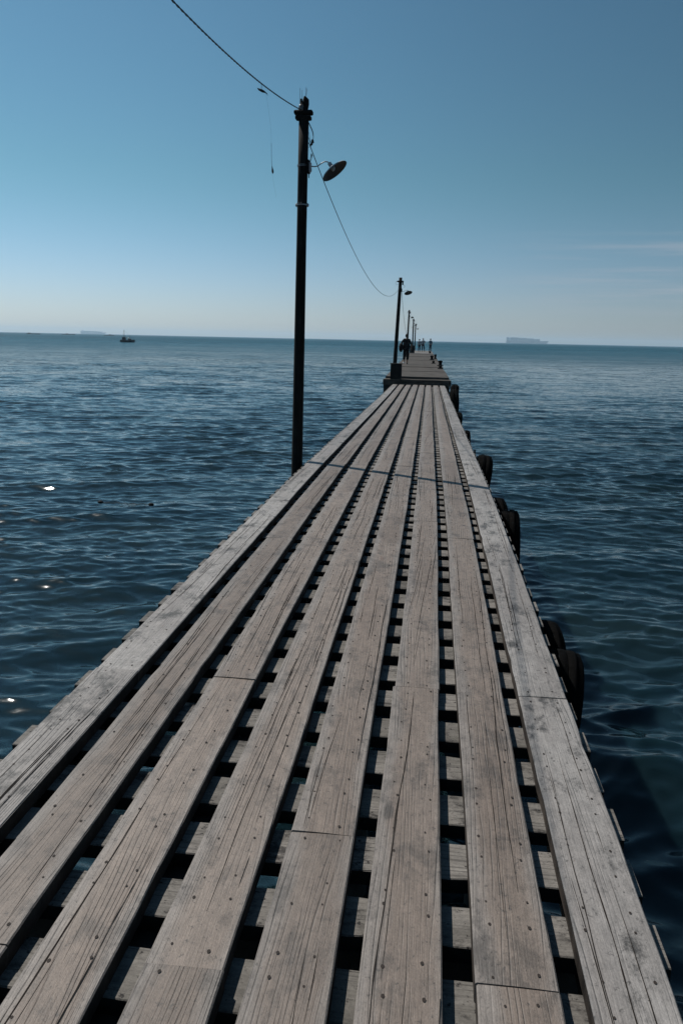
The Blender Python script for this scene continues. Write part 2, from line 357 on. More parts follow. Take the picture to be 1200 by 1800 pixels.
SEAM = {0: 4, 1: -2, 2: 4, 3: -2, 4: 0, 5: 4, 6: -2, 7: 4}
def board(row, y0, y1):
    rr = random.Random(int(row * 1000 + y0 * 37 + 500))
    xl, xr = EDGES[row]; mb = MB()
    n = max(2, int((y1 - y0) / .13)); zo = rr.uniform(-.002, .0035); tl = rr.uniform(-.0018, .0018); sh = rr.uniform(-.002, .002)
    wl = []; wr = []; a_ = b_ = 0.0
    for _ in range(n + 1):
        a_ = a_ * .85 + rr.gauss(0, .0009); b_ = b_ * .85 + rr.gauss(0, .0009)
        wl.append(a_ + (rr.uniform(.002, .006) if rr.random() < .05 else 0)); wr.append(b_ - (rr.uniform(.002, .006) if rr.random() < .05 else 0))
    vs = []; fs = []
    for i in range(n + 1):
        y = y0 + (y1 - y0) * i / n; z = dz(y) + zo; x0 = dx(y) + xl + wl[i] + sh; x1 = dx(y) + xr + wr[i] + sh
        b = .004
        xm = (x0 + x1) / 2
        vs += [(x0, y, z - TH - zo + .0006), (x0, y, z - b - tl), (x0 + b, y, z - tl), (xm, y, z + .0012), (x1 - b, y, z + tl), (x1, y, z - b + tl), (x1, y, z - TH - zo + .0006)]
    k = 7
    for i in range(n):
        for j in range(k):
            jj = (j + 1) % k; fs.append((i * k + j, (i + 1) * k + j, (i + 1) * k + jj, i * k + jj))
    fs += [tuple(range(k)), tuple(range(n * k, (n + 1) * k))[::-1]]
    mb.add(vs, fs, 0)
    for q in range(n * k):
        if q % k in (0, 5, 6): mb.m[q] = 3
    W = xr - xl
    # nail heads, two rows on every timber
    kk0 = int(math.ceil((y0 - .08 - J0) / JP)); kk1 = int(math.floor((y1 + .08 - J0) / JP))
    bx = [rr.uniform(.2, .3), rr.uniform(.7, .8)]
    nails = []
    for kk in range(kk0, kk1 + 1):
        for dy in (-.044, .044):
            for fx in bx:
                if rr.random() < .07: continue
                y = J0 + kk * JP + dy + rr.gauss(0, .012); x = dx(y) + xl + W * (fx + rr.gauss(0, .03)); 
                if not (y0 + .015 < y < y1 - .015): continue
                r = rr.uniform(.0032, .0056); zt = dz(y) + zo + .0022
                nails.append((x, y))
                mb.add([(x + r * math.cos(a) * .9, y + r * 1.25 * math.sin(a), zt) for a in [q * math.pi / 3.5 for q in range(7)]], [tuple(range(7))], 2)
    # drying cracks along the grain
    slope = rr.gauss(0, .012) if row != 5 else rr.choice([.045, -.01, .04])
    nc = int((y1 - y0) * rr.uniform(1.5, 4.2))
    for c in range(nc):
        L = min(rr.uniform(.12, 1.0) ** 1.3 * 1.9, (y1 - y0) * .8); yc = rr.uniform(y0 + .02, y1 - L - .02)
        if nails and rr.random() < .35:
            nx, ny = rr.choice(nails); yc = min(max(ny - L * rr.random(), y0 + .01), y1 - L - .01); xc = nx - dx(ny)
        else: xc = xl + W * rr.uniform(.12, .88)
        wd = rr.uniform(.0006, .0017) * (1.5 if L > .9 else 1) ; m_ = max(4, int(L / .05)); xx = xc; pts = []; vel = slope
        for q in range(m_ + 1):
            y = yc + L * q / m_; vel = slope + (vel - slope) * .75 + rr.gauss(0, .012); xx += vel * L / m_
            if not (xl + .006 < xx < xr - .006): break
            ww = wd * math.sin(math.pi * min(1, max(.04, q / m_))) ** .6 * rr.uniform(.5, 1.2); pts.append((dx(y) + xx, y, ww))
        if len(pts) < 3: continue
        v = []
        for (x, y, ww) in pts:
            zt = dz(y) + zo + .0019; v += [(x - ww, y, zt), (x + ww, y, zt)]
        mb.add(v, [(2 * q, 2 * q + 1, 2 * q + 3, 2 * q + 2) for q in range(len(pts) - 1)], 1)
    grey = row in (0, 7)
    top = 'plank_grey' if grey else 'plank_brown'
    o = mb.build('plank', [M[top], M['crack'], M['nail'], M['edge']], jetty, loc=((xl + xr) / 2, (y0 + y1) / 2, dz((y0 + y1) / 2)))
    return o
for row in range(8):
    rr = random.Random(row * 13 + 3)
    s = SEAM[row]; ks = [s]; k = s
    while True:
        k -= rr.choice([12, 13, 14, 15])
        if J0 + k * JP < -3: break
        ks.insert(0, k)
    k = s; first = True
    while True:
        k += (12 if (row == 5 and first) else rr.choice([12, 13, 14, 15, 16])); first = False
        if J0 + k * JP > YEND - 1.2: break
        ks.append(k)
    ys = [-3.0] + [J0 + k * JP + rr.uniform(-.03, .03) for k in ks] + [YEND]
    for a, b in zip(ys[:-1], ys[1:]):
        if b - a > .3: board(row, a + .0014, b - .0014)

def joist_mb(k, mb, o=None):
    rr = random.Random(k * 7 + 1)
    y = J0 + k * JP + rr.gauss(0, .004); z = dz(y) - TH; w = .162 + rr.gauss(0, .004)
    x0 = dx(y) - 1.537 + rr.gauss(0, .004); x1 = dx(y) + .671 + rr.gauss(0, .005); n = 16; vs = []; fs = []
    for i in range(n + 1):
        x = x0 + (x1 - x0) * i / n; e0 = rr.gauss(0, .0025); e1 = rr.gauss(0, .0025)
        if rr.random() < .06: e0 += .02 * rr.random()
        if rr.random() < .06: e1 -= .02 * rr.random()
        ya, yb = y - w / 2 + e0, y + w / 2 + e1; zz = z + rr.uniform(-.002, 0)
        vs += [(x, ya, z - .05), (x, ya, zz - .003), (x, ya + .003, zz), (x, yb - .003, zz), (x, yb, zz - .003), (x, yb, z - .05)]
    for i in range(n):
        for j in range(6):
            jj = (j + 1) % 6; fs.append((i * 6 + jj, (i + 1) * 6 + jj, (i + 1) * 6 + j, i * 6 + j))
    nf = len(fs); fs += [tuple(range(6))[::-1], tuple(range(n * 6, n * 6 + 6))]
    mb.add(vs, fs)
    base_ = len(mb.m) - len(fs)
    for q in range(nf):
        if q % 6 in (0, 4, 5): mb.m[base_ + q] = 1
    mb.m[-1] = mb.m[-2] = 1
    return ((x0 + x1) / 2, y, z)
for k in range(-3, 97):
    mb = MB(); c = joist_mb(k, mb); mb.build('cross_timber', [M['joist'], M['painted_shade']], jetty, loc=c)
mb = MB()
for k in list(range(-18, -3)) + list(range(97, 112)): joist_mb(k, mb)
tag(mb.build('cross_timber', [M['joist'], M['painted_shade']], jetty), kind='stuff')
for x in (-1.36, -.72, -.06, .54):
    mb = MB(); ys = np.arange(-3, YEND + .1, .8); vs = []; fs = []
    for y in ys:
        z = dz(y) - TH - .052; xx = x + dx(y); vs += [(xx - .05, y, z - .2), (xx - .05, y, z), (xx + .05, y, z), (xx + .05, y, z - .2)]
    for i in range(len(ys) - 1):
        for j in range(4): fs.append((i * 4 + j, i * 4 + 4 + j, i * 4 + 4 + (j + 1) % 4, i * 4 + (j + 1) % 4))
    fs += [(0, 1, 2, 3), tuple(range(len(vs) - 4, len(vs)))[::-1]]
    mb.add(vs, fs); mb.build('stringer', M['pile'], jetty)
BENT = [-1.9, 2.2, 4.35, 8.35, 12.25, 16.6, 21.0, 25.2, 29.2, 32.3]
for y in BENT:
    z = dz(y) - TH - .052 - .2 - .003
    MB().box((dx(y) - .41, y, z - .11), (2.2, .2, .22), bev=.01).build('cap_beam', M['pile'], jetty)
    for x in (-1.28, -.41, .46):
        top = z - .225
        MB().tube([(x + dx(y), y, -.9), (x + dx(y) + .01, y, top * .5), (x + dx(y), y, top)], [.14, .13, .12], 12).build('pile', M['pile'], jetty, loc=(x + dx(y), y, 0), smooth=True)
MB().box((-.53, YEND - .12, CZ - 2.05), (2.3, .1, .25)).build('end_beam', M['pile'], jetty)

# ------------------------------------------------------------------ tyres hung along the right side
def make_tyre():
    t = thing('tyre', (0, 0, 0), 'x', 'tyre', 'old tyres hung as fenders along the right side')
    prof = []
    for a in np.linspace(0, 2 * math.pi, 17)[:-1]:
        prof.append((.10 * math.copysign(abs(math.cos(a)) ** .7, math.cos(a)), .225 + .095 * math.copysign(abs(math.sin(a)) ** .6, math.sin(a))))
    top = [(.075, .316), (.052, .322), (.047, .311), (.041, .323), (.006, .326), (.0, .312), (-.006, .326), (-.041, .323), (-.047, .311), (-.052, .322), (-.075, .316)]
    prof = [p_ for p_ in prof if not (p_[1] > .30)]; k_ = min(range(len(prof)), key=lambda q: abs(prof[q][0] - .1) + abs(prof[q][1] - .3))
    prof = sorted([p_ for p_ in prof], key=lambda p_: math.atan2(p_[1] - .225, p_[0])); prof = [p_ for p_ in prof if p_[1] <= .225] + [p_ for p_ in prof if p_[1] > .225 and p_[0] > 0] + top + [p_ for p_ in prof if p_[1] > .225 and p_[0] <= 0]
    prof.sort(key=lambda p_: (math.atan2((p_[1] - .225), p_[0])))
    MB().lathe((0, 0, 0), (1, 0, 0), prof, 32, closed=True).build('tyre_body', M['rubber'], t, smooth=True)
    MB().tube([(-.03, 0, .15), (-.11, .02, .22), (-.14, .03, .32), (-.15, .02, .37)], .012, 6).build('rope', M['tar'], t)
    return t
tyre0 = make_tyre(); first = True
TY = [(.76, 4.85, -1.98, .1, .84, 'upper tyre of the nearest pair hung beside the bottom right planks'),
      (.78, 4.25, -1.97, -.05, .93, 'nearest tyre hung beside the right plank edge, bulging furthest over the water'),
      (.79, 8.85, -2.02, .06, 1.0, 'tyre of the second pair hung just past the pole shadow side, farther one'),
      (.85, 8.05, -2.0, -.04, 1.04, 'tyre of the second pair from the camera, nearer and further out one'),
      (.82, 12.05, -2.02, .02, 1.12, 'single tyre hung just beyond where the pole shadow reaches the right edge'),
      (.76, 16.2, -2.08, -.03, 1.05, 'small looking tyre fourth along the right side, past the single one by the shadow'),
      (.74, 20.9, -2.12, .04, 1.05, 'tyre fifth along the right side, half way to the concrete pier'),
      (.70, 25.3, -2.2, .0, 1.0, 'thin dark tyre between the fifth one and the large ones at the concrete pier'),
      (.88, 28.0, -2.05, .05, 1.35, 'large tyre just before the corner of the concrete pier, nearer of the two there'),
      (.95, 30.9, -2.08, -.05, 1.5, 'large tyre tucked under the right corner of the concrete pier')]
for x, y, z, rz, s, lab in TY:
    t = tyre0 if first else copy_tree(tyre0); first = False
    t.location = (x + dx(y), y, CZ + z); t.rotation_euler = (0, [.10, -.06, .14, -.05, .08][int(y) % 5], rz * 1.6); t.scale = (s * 1.05, s, s); t['label'] = lab

# ------------------------------------------------------------------ poles with lamps
def lamp_parts(pole_root, o, sc_=1.0, ax=(.605, -.10, -.785)):
    """o: bracket point on the pole's right face (world)"""
    o = Vector(o)
    lamp = MB()
    g = [(0, 0, 0), (.035, -.005, -.004), (.075, -.008, .0), (.115, -.01, .028), (.155, -.01, .048), (.19, -.012, .045), (.215, -.015, .022)]
    pts = [o + Vector(p) * sc_ for p in g]
    fine = []
    for i in range(len(pts) - 1):
        for q in range(3): fine.append(pts[i].lerp(pts[i + 1], q / 3))
    fine.append(pts[-1])
    arm = lamp.tube(fine, .0065 * sc_, 8).build('lamp_arm', M['steel'], pole_root, loc=o, smooth=True)
    ax = Vector(ax).normalized(); s0 = pts[-1]
    MB().lathe(s0 - ax * .012, ax, [(0, .001), (0, .022), (.045, .024), (.05, .03), (.055, .001)], 14).build('lamp_socket', M['steel'], arm, loc=s0)
    R = .165 * min(sc_, 1)
    sh = MB().lathe(s0 + ax * .035, ax, [(0, .028), (.012, .05), (.030, R * .62), (.050, R * .93), (.062, R), (.066, R)], 32)
    shade = sh.build('lamp_shade', M['shade_out'], arm, loc=s0, smooth=True)
    MB().lathe(s0 + ax * .038, ax, [(.0, .001), (0, .026), (.012, .047), (.029, R * .61), (.049, R * .92), (.0605, R * .985), (.0645, R * .992)], 32).build('shade_lining', M['shade_in'], shade, loc=s0, smooth=True)
    MB().blob(s0 + ax * .062, (.026, .026, .032), n=12).build('bulb', M['glass'], arm, loc=s0, smooth=True)
    return arm

def pole(base, top, r0, r1, label, detail=2):
    base = Vector(base); top = Vector(top); u = (top - base).normalized()
    g = 'dark timber lamp poles along the left side'
    t = thing('lamp_pole', base, label, 'lamp pole', g)
    n = 10; pts = [base.lerp(top, i / n) for i in range(n + 1)]
    body = MB(); vs = []; rr = random.Random(int(base.y))
    for i, p in enumerate(pts):        # slightly rounded square timber
        r = r0 + (r1 - r0) * i / n + rr.gauss(0, .0012)
        for k in range(12):
            a = 2 * math.pi * k / 12 + .2; q = r / max(abs(math.cos(a - .2)), abs(math.sin(a - .2))) ** .55
            vs.append(p + Vector((math.cos(a) * q, math.sin(a) * q, 0)))
    fs = [(i * 12 + k, i * 12 + (k + 1) % 12, (i + 1) * 12 + (k + 1) % 12, (i + 1) * 12 + k) for i in range(n) for k in range(12)] + [tuple(range(n * 12, n * 12 + 12))]
    body.add(vs, fs).build('pole_shaft', M['tar'], t, loc=base, smooth=True)
    def at(z): return base.lerp(top, (z - base.z) / (top.z - base.z))
    return t, at

# nearest pole
p1, at1 = pole((-1.655, 9.72, -.9), (-1.583, 9.72, CZ + 2.46), .074, .056, 'tall dark pole nearest the camera, left of the planks, with wires and a shaded lamp')
def W(x, y, z): return Vector((x, y, z + CZ))
# jagged top
mb = MB(); mb.blob(W(-1.568, 9.72, 2.60), (.042, .042, .085), n=10, jit=.14); mb.blob(W(-1.598, 9.71, 2.52), (.055, .05, .10), n=10, jit=.14)
mb.tube([W(-1.615, 9.71, 2.5), W(-1.613, 9.71, 2.655)], [.02, .012], 7)
mb.build('pole_head', M['tar'], p1, loc=W(-1.58, 9.72, 2.5), smooth=False)
for x, y, h, lx in ((-1.627, 9.70, 2.765, 0), (-1.610, 9.74, 2.755, 0), (-1.559, 9.70, 2.77, 0), (-1.580, 9.73, 2.765, .028)):
    MB().tube([W(x, y, 2.56), W(x + lx, y, h)], .0022, 6).build('bird_spike', M['steel'], p1, loc=W(x, y, 2.56))
for (xa, xb, z, h) in ((-1.69, -1.478, 2.506, .050), (-1.675, -1.495, 2.450, .048)):
    MB().box(W((xa + xb) / 2, 9.70, z), (xb - xa, .08, h), bev=.012).build('cross_block', M['tar'], p1, loc=W((xa + xb) / 2, 9.7, z))
MB().lathe(W(-1.60, 9.61, 2.535), (0, 0, 1), [(-.03, .001), (-.03, .02), (-.012, .026), (0, .018), (.012, .026), (.03, .02), (.03, .001)], 14).build('insulator', M['porcelain'], p1, loc=W(-1.6, 9.61, 2.5), smooth=True)
for z, r in ((1.517, .071),):
    mb = MB(); c = at1(CZ + z); mb.lathe(c, (0, 0, 1), [(-.007, .058), (-.007, r - .004), (.007, r - .004), (.007, .058)], 20)
    for a in (0, math.pi): mb.blob((c.x + math.cos(a) * (r - .004), c.y, c.z), (.014, .018, .022), n=8)
    for q in (-.035, -.01): mb.tube([(c.x + q, c.y - r - .004, c.z - .01), (c.x + q + .012, c.y - r - .02, c.z + .018)], .005, 6)
    mb.build('clamp_collar', M['steel'], p1, loc=c)
mb = MB()
for z in (1.952, 1.938):
    c = at1(CZ + z); mb.lathe(c, (0, 0, 1), [(-.0025, .062), (-.0025, .0665), (.0025, .0665), (.0025, .062)], 20)
mb.build('binding_wire', M['steel'], p1, loc=at1(CZ + 1.94))
b = MB().box(W(-1.517, 9.68, 1.925), (.03, .09, .15), bev=.01).build('lamp_bracket', M['tar'], p1, loc=W(-1.517, 9.68, 1.925))
mb = MB(); mb.box(W(-1.496, 9.66, 1.925), (.03, .05, .10), bev=.012); mb.blob(W(-1.492, 9.65, 1.885), (.018, .02, .03), n=8, jit=.1)
mb.build('terminal_cover', M['plastic_light'], b, loc=W(-1.496, 9.66, 1.925))
mb = MB()
mb.tube([W(-1.502, 9.66, 1.97), W(-1.49, 9.65, 2.02), W(-1.478, 9.64, 2.06)], [.003, .003, .006], 6)
mb.tube([W(-1.497, 9.66, 1.97), W(-1.48, 9.65, 2.01), W(-1.469, 9.64, 2.048)], [.003, .003, .006], 6)
mb.tube([W(-1.503, 9.66, 1.88), W(-1.508, 9.65, 1.84), W(-1.507, 9.65, 1.80)], .006, 6)
mb.build('wire_tail', M['wire'], b, loc=W(-1.5, 9.66, 2))
lamp_parts(p1, W(-1.482, 9.66, 1.928))
def crv(pts, n=5):
    P = [Vector(p) for p in pts]; out = []
    for i in range(len(P) - 1):
        a, b, c, d = P[max(i - 1, 0)], P[i], P[i + 1], P[min(i + 2, len(P) - 1)]
        for q in range(n):
            t = q / n; out.append(.5 * ((2 * b) + (-a + c) * t + (2 * a - 5 * b + 4 * c - d) * t * t + (-a + 3 * b - 3 * c + d) * t ** 3))
    out.append(P[-1]); return out
mb = MB()
mb.tube(crv([W(-1.532, 9.68, 2.42), W(-1.505, 9.66, 2.37), W(-1.475, 9.65, 2.31), W(-1.463, 9.65, 2.27), W(-1.462, 9.65, 2.22), W(-1.475, 9.65, 2.19), W(-1.50, 9.65, 2.185)]), .0035, 6)
mb.tube(crv([W(-1.532, 9.68, 2.41), W(-1.50, 9.67, 2.35), W(-1.472, 9.66, 2.29), W(-1.464, 9.65, 2.25)]), .003, 6)
mb.tube(crv([W(-1.534, 9.68, 2.33), W(-1.515, 9.68, 2.28), W(-1.50, 9.66, 2.21), W(-1.492, 9.66, 2.17)]), .002, 6)
mb.tube(crv([W(-1.532, 9.68, 2.265), W(-1.52, 9.67, 2.24), W(-1.495, 9.67, 2.175)]), .003, 6)
mb.tube(crv([W(-1.534, 9.68, 2.135), W(-1.51, 9.66, 2.133), W(-1.49, 9.66, 2.14), W(-1.487, 9.66, 2.16)]), .002, 6)
mb.tube(crv([W(-1.536, 9.68, 2.15), W(-1.52, 9.67, 2.175), W(-1.50, 9.66, 2.19)]), .002, 6)
mb.blob(W(-1.47, 9.65, 2.19), (.018, .012, .022), n=8, jit=.3); mb.blob(W(-1.478, 9.65, 2.165), (.012, .01, .015), n=7, jit=.3)
mb.blob(W(-1.492, 9.66, 2.155), (.009, .009, .018), n=7, jit=.2); mb.tube([W(-1.47, 9.65, 2.18), W(-1.447, 9.65, 2.176)], .002, 5)
mb.build('loose_wiring', M['wire'], p1, loc=W(-1.5, 9.66, 2.2))

# pole 2 stands on the concrete pier behind the cabinet; poles 3 to 5 follow
def far_pole(x0, x1, y, z0, z1, label, lamp=True, k=1.0):
    t, at = pole((x0, y, CZ + z0), (x1, y, CZ + z1), .085 * k, .065 * k, label)
    for dzz, w in ((-.155, .27), ):
        c = at(CZ + z1 + dzz); MB().box((c.x, c.y - .02, c.z), (w, .18, .055), bev=.012).build('cross_block', M['tar'], t, loc=c)
    if lamp:
        c = at(CZ + z1 - .50)
        MB().box((c.x + .075, c.y - .03, c.z), (.05, .09, .13), bev=.01).build('lamp_bracket', M['tar'], t, loc=c)
        lamp_parts(t, (c.x + .09, c.y - .05, c.z - .05), 1.12 if y < 40 else .8, (.25, -.40, -.88))
        mb = MB()
        mb.tube(crv([(c.x + .07, c.y - .05, c.z + .31), (c.x + .12, c.y - .05, c.z + .30), (c.x + .14, c.y - .05, c.z + .22), (c.x + .2, c.y - .05, c.z + .16), (c.x + .17, c.y - .05, c.z + .10)]), .006, 6)
        mb.box((c.x + .115, c.y - .05, c.z + .26), (.05, .05, .11), bev=.01)
        mb.tube(crv([(c.x - .06, c.y - .05, c.z + .38), (c.x - .17, c.y - .05, c.z + .33), (c.x - .16, c.y - .05, c.z + .22), (c.x - .06, c.y - .05, c.z + .24)]), .004, 6)
        mb.build('loose_wiring', M['wire'], t, loc=c)
    return t, at
p2, at2 = far_pole(-1.60, -1.467, 34.1, -1.47, 2.52, 'second lamp pole, standing behind the black cabinet where the planks end')
p3, at3 = far_pole(-2.27, -2.183, 70, -1.38, 2.53, 'third lamp pole, rising right behind the walking person')
p4, at4 = far_pole(-2.31, -2.300, 90, -1.38, 2.355, 'fourth lamp pole, next after the one behind the walking person')
p5, at5 = far_pole(-2.50, -2.484, 109, -1.38, 2.14, 'last and shortest looking lamp pole, beside the far group of people')

# ------------------------------------------------------------------ cables
def cable(f, y0, y1, n, r, label, twist=0.0, name='power_cable'):
    mb = MB(); pts = [f(y0 + (y1 - y0) * i / n) for i in range(n + 1)]
    if twist:
        for s in (0, math.pi):
            q = []; L = 0
            for i, p in enumerate(pts):
                if i: L += (pts[i] - pts[i - 1]).length
                a = L / .17 * 2 * math.pi + s; q.append(p + Vector((math.cos(a) * r * .9, 0, math.sin(a) * r * .9)))
            mb.tube(q, r * .8, 5)
    else: mb.tube(pts, r, 6)
    return tag(mb.build(name, M['wire'], smooth=True), label, 'cable', 'cables strung from pole to pole')
f1 = lambda y: Vector((-1.595 + .0, y, CZ + 2.508 + .1736 * (y - 9.6) + .0132 * (y - 9.6) ** 2)) + Vector((-.02 * (9.6 - y), 0, 0))
cable(f1, 9.62, -8, 620, .0044, 'twisted black cable coming in from the upper left to the top of the nearest pole', .1)
f2 = lambda y: Vector((-1.515 + .035 * (y - 9.7) / 24.2, y, CZ + 1.255 + .0061 * (y - 22) ** 2))
cable(f2, 9.68, 33.95, 120, .0052, 'thin sagging cable running from the nearest pole to the second pole')
f3 = lambda y: Vector((-1.42 - .72 * (y - 34) / 36, y, CZ + .45 + 1.75 * ((y - 57) / 23) ** 2 if y < 57 else CZ + .45 + 1.75 * ((y - 57) / 13) ** 2))
cable(f3, 34.0, 69.9, 90, .008, 'thin cable drooping from the second pole towards the third pole')
f4 = lambda y: Vector((-2.15 - .12 * (y - 70) / 20, y, CZ + 1.2 + .9 * ((y - 80) / 10) ** 2))
cable(f4, 70.1, 89.9, 50, .006, 'faint cable between the third pole and the fourth pole')
f5 = lambda y: Vector((-2.25 - .18 * (y - 90) / 19, y, CZ + 1.1 + .9 * ((y - 99.5) / 9.5) ** 2))
cable(f5, 90.1, 108.9, 50, .006, 'faint cable between the fourth pole and the last pole')

# snagged fishing tackle hanging from the first cable
p = f1(7.66)
tk = thing('fishing_tackle', p, 'snagged fishing lure and weight hanging on a thin line from the twisted cable', 'fishing tackle')
L0 = p + Vector((0, 0, -.055))
lure = MB(); lure.blob((0, 0, 0), (.042, .011, .011), n=10, jit=.12); lure.tube([(.03, 0, 0), (.055, 0, -.004), (.068, 0, -.016)], [.007, .004, .001], 6); lure.tube([(-.035, 0, 0), (-.045, 0, .006)], [.006, .001], 6)
lo = lure.build('lure', M['wire'], tk); lo.location = L0 - p; lo.rotation_euler = (0, .42, 0)
mb = MB(); q0 = L0 + Vector((.04, 0, -.02))
mb.tube([p, p + Vector((-.002, 0, -.05))], .0022, 5)
mb.tube(crv([q0, q0 + Vector((.02, 0, -.12)), q0 + Vector((.045, 0, -.30)), q0 + Vector((.05, 0, -.48)), q0 + Vector((.056, 0, -.64)), q0 + Vector((.062, 0, -.70)), q0 + Vector((.095, 0, -.88))]), .0004, 5)
mb.tube(crv([q0 + Vector((.05, 0, -.42)), q0 + Vector((.0515, 0, -.54)), q0 + Vector((.056, 0, -.64))]), .0016, 5)
mb.build('line', M['nylon'], tk, loc=p)
MB().lathe(q0 + Vector((.057, 0, -.615)), (.12, 0, -1), [(0, .001), (.012, .004), (.04, .0095), (.055, .009), (.066, .001)], 10).build('weight', M['wire'], tk, loc=q0, smooth=True)

# ------------------------------------------------------------------ concrete pier
pier = thing('concrete_pier', (-.6, 33, 0), 'dark concrete pier carrying on to the horizon beyond the end of the planks', 'pier')
def pxc(Y): return -.607 - .0125 * (Y - 33)
def pzt(Y): return CZ + float(np.interp(Y, [33, 34, 41, 48, 120], [-1.47, -1.465, -1.425, -1.385, -1.375]))
HW = 1.315
def slab(name, y0, y1, m, z0=None, th=.28, hw=HW, dzz=0.0):
    mb = MB(); vs = []; n = 4; fs = []
    for i in range(n + 1):
        y = y0 + (y1 - y0) * i / n; z = (pzt(y) if z0 is None else z0) + dzz; c = pxc(y)
        vs += [(c - hw, y, z - th), (c - hw, y, z - .02), (c - hw + .02, y, z), (c + hw - .02, y, z), (c + hw, y, z - .02), (c + hw, y, z - th)]
    for i in range(n):
        for j in range(6): fs.append((i * 6 + j, (i + 1) * 6 + j, (i + 1) * 6 + (j + 1) % 6, i * 6 + (j + 1) % 6))
    fs += [tuple(range(6)), tuple(range(n * 6, n * 6 + 6))[::-1]]
    mb.add(vs, fs); return mb.build(name, m, pier, loc=(pxc(y0), y0, pzt(y0)))
M['concrete_step'] = noisy('rough_concrete_step', (.050, .044, .038), (.085, .075, .065), 2.5, .9, spec=.1)
slab('front_step', 32.88, 33.62, M['concrete_step'], z0=CZ - 1.555, th=.22, hw=1.38)
MB().box((pxc(33) - .02, 33.25, CZ - 2.05), (2.68, .5, .53)).build('front_beam', M['pile'], pier)
mb = MB(); mb.box((-.66, 32.872, CZ - 1.612), (2.1, .012, .014)); mb.box((-.95, 32.872, CZ - 1.665), (1.1, .012, .018))
mb.build('step_rib', M['black_metal'], pier, loc=(-.6, 33.2, CZ - 1.63))
ys = [33.66, 38.9, 41.3, 44.2, 47.6, 53, 59, 65, 72, 79, 86.0]
for i, (a, b) in enumerate(zip(ys[:-1], ys[1:])):
    slab('deck_slab', a, b - .05, M['concrete_dark'], dzz=[0, .012, 0, .02, .006][i % 5], hw=HW - .02 * (i % 3))
for a, b in ((86.0, 98), (98, 112)):
    slab('deck_slab', a, b - .05, M['concrete_mid'], dzz=.05)
for s in (-1, 1):
    mb = MB(); n = 20; vs = []; fs = []
    for i in range(n + 1):
        y = 33.3 + (111.5 - 33.3) * i / n; c = pxc(y) + s * 1.05; z = pzt(y) - .285
        vs += [(c - .15, y, z - .42), (c - .15, y, z), (c + .15, y, z), (c + .15, y, z - .42)]
    for i in range(n):
        for j in range(4): fs.append((i * 4 + j, i * 4 + 4 + j, i * 4 + 4 + (j + 1) % 4, i * 4 + (j + 1) % 4))
    fs += [(0, 1, 2, 3), tuple(range(len(vs) - 4, len(vs)))[::-1]]
    mb.add(vs, fs).build('side_beam', M['pile'], pier)
for y in [33.4] + [38 + 6.1 * i for i in range(13)]:
    for s in (-1, 1):
        MB().tube([(pxc(y) + s * 1.02, y, -.9), (pxc(y) + s * 1.02, y, pzt(y) - .71)], .2, 12).build('pile', M['pile'], pier, loc=(pxc(y) + s * 1.02, y, 0), smooth=True)
# low blocks / mooring posts on the right edge
def bollard(x, y, w, h, label):
    z = pzt(y) + .02; t = thing('mooring_post', (x, y, z), label, 'mooring post', 'dark mooring posts on the right edge of the concrete pier')
    MB().box((x, y, z + .02), (w * 1.5, w * 1.5, .04), bev=.008).build('foot_plate', M['black_metal'], t, loc=(x, y, z))
    MB().lathe((x, y, z + .03), (0, 0, 1), [(0, w * .5), (.05, w * .38), (h * .55, w * .36), (h * .7, w * .5), (h * .88, w * .52), (h, w * .3), (h + .01, .001)], 16).build('post_body', M['rubber'], t, loc=(x, y, z), smooth=True)
bollard(pxc(42.3) + 1.12, 42.3, .19, .14, 'low reddish dark mooring post nearest the camera on the right edge of the pier')
bollard(pxc(46.5) + 1.20, 46.5, .24, .27, 'tallest dark mooring post, rounded, on the right edge of the pier')
bollard(pxc(50.5) + .86, 50.5, .17, .13, 'small mooring post just inboard of the tallest one')
bollard(pxc(60) + .86, 60, .24, .30, 'mooring post on the right, half way to the far people')
bollard(pxc(63) + 1.16, 63, .2, .34, 'outermost mooring post on the right edge, half way to the far people')
bollard(pxc(90) + .95, 90, .28, .22, 'farthest mooring post, by the feet of the lone far person')

# cabinets at the pole feet
def cabinet(c, d, label):
    t = thing('cabinet', (c[0], c[1], c[2] - d[2] / 2), label, 'cabinet', 'black cabinets at the feet of the poles')
    MB().box(c, d, bev=.012).build('cabinet_body', M['black_metal'], t, loc=c)
    MB().box((c[0], c[1] - d[1] / 2 - .011, c[2] - .01), (d[0] - .06, .014, d[2] - .1), bev=.004).build('door', M['black_metal'], t, loc=c)
    MB().box((c[0], c[1], c[2] + d[2] / 2 + .013), (d[0] + .04, d[1] + .04, .024), bev=.006).build('lid', M['black_metal'], t, loc=c)
cabinet((-1.475, 33.12, CZ - 1.555 + .30 + .003), (.45, .36, .62), 'black upright cabinet where the planks meet the concrete pier, hiding the pole foot')
cabinet((-2.29, 88.6, CZ - 1.325 + .40), (.52, .4, .8), 'small distant black cabinet at the foot of the fourth pole')

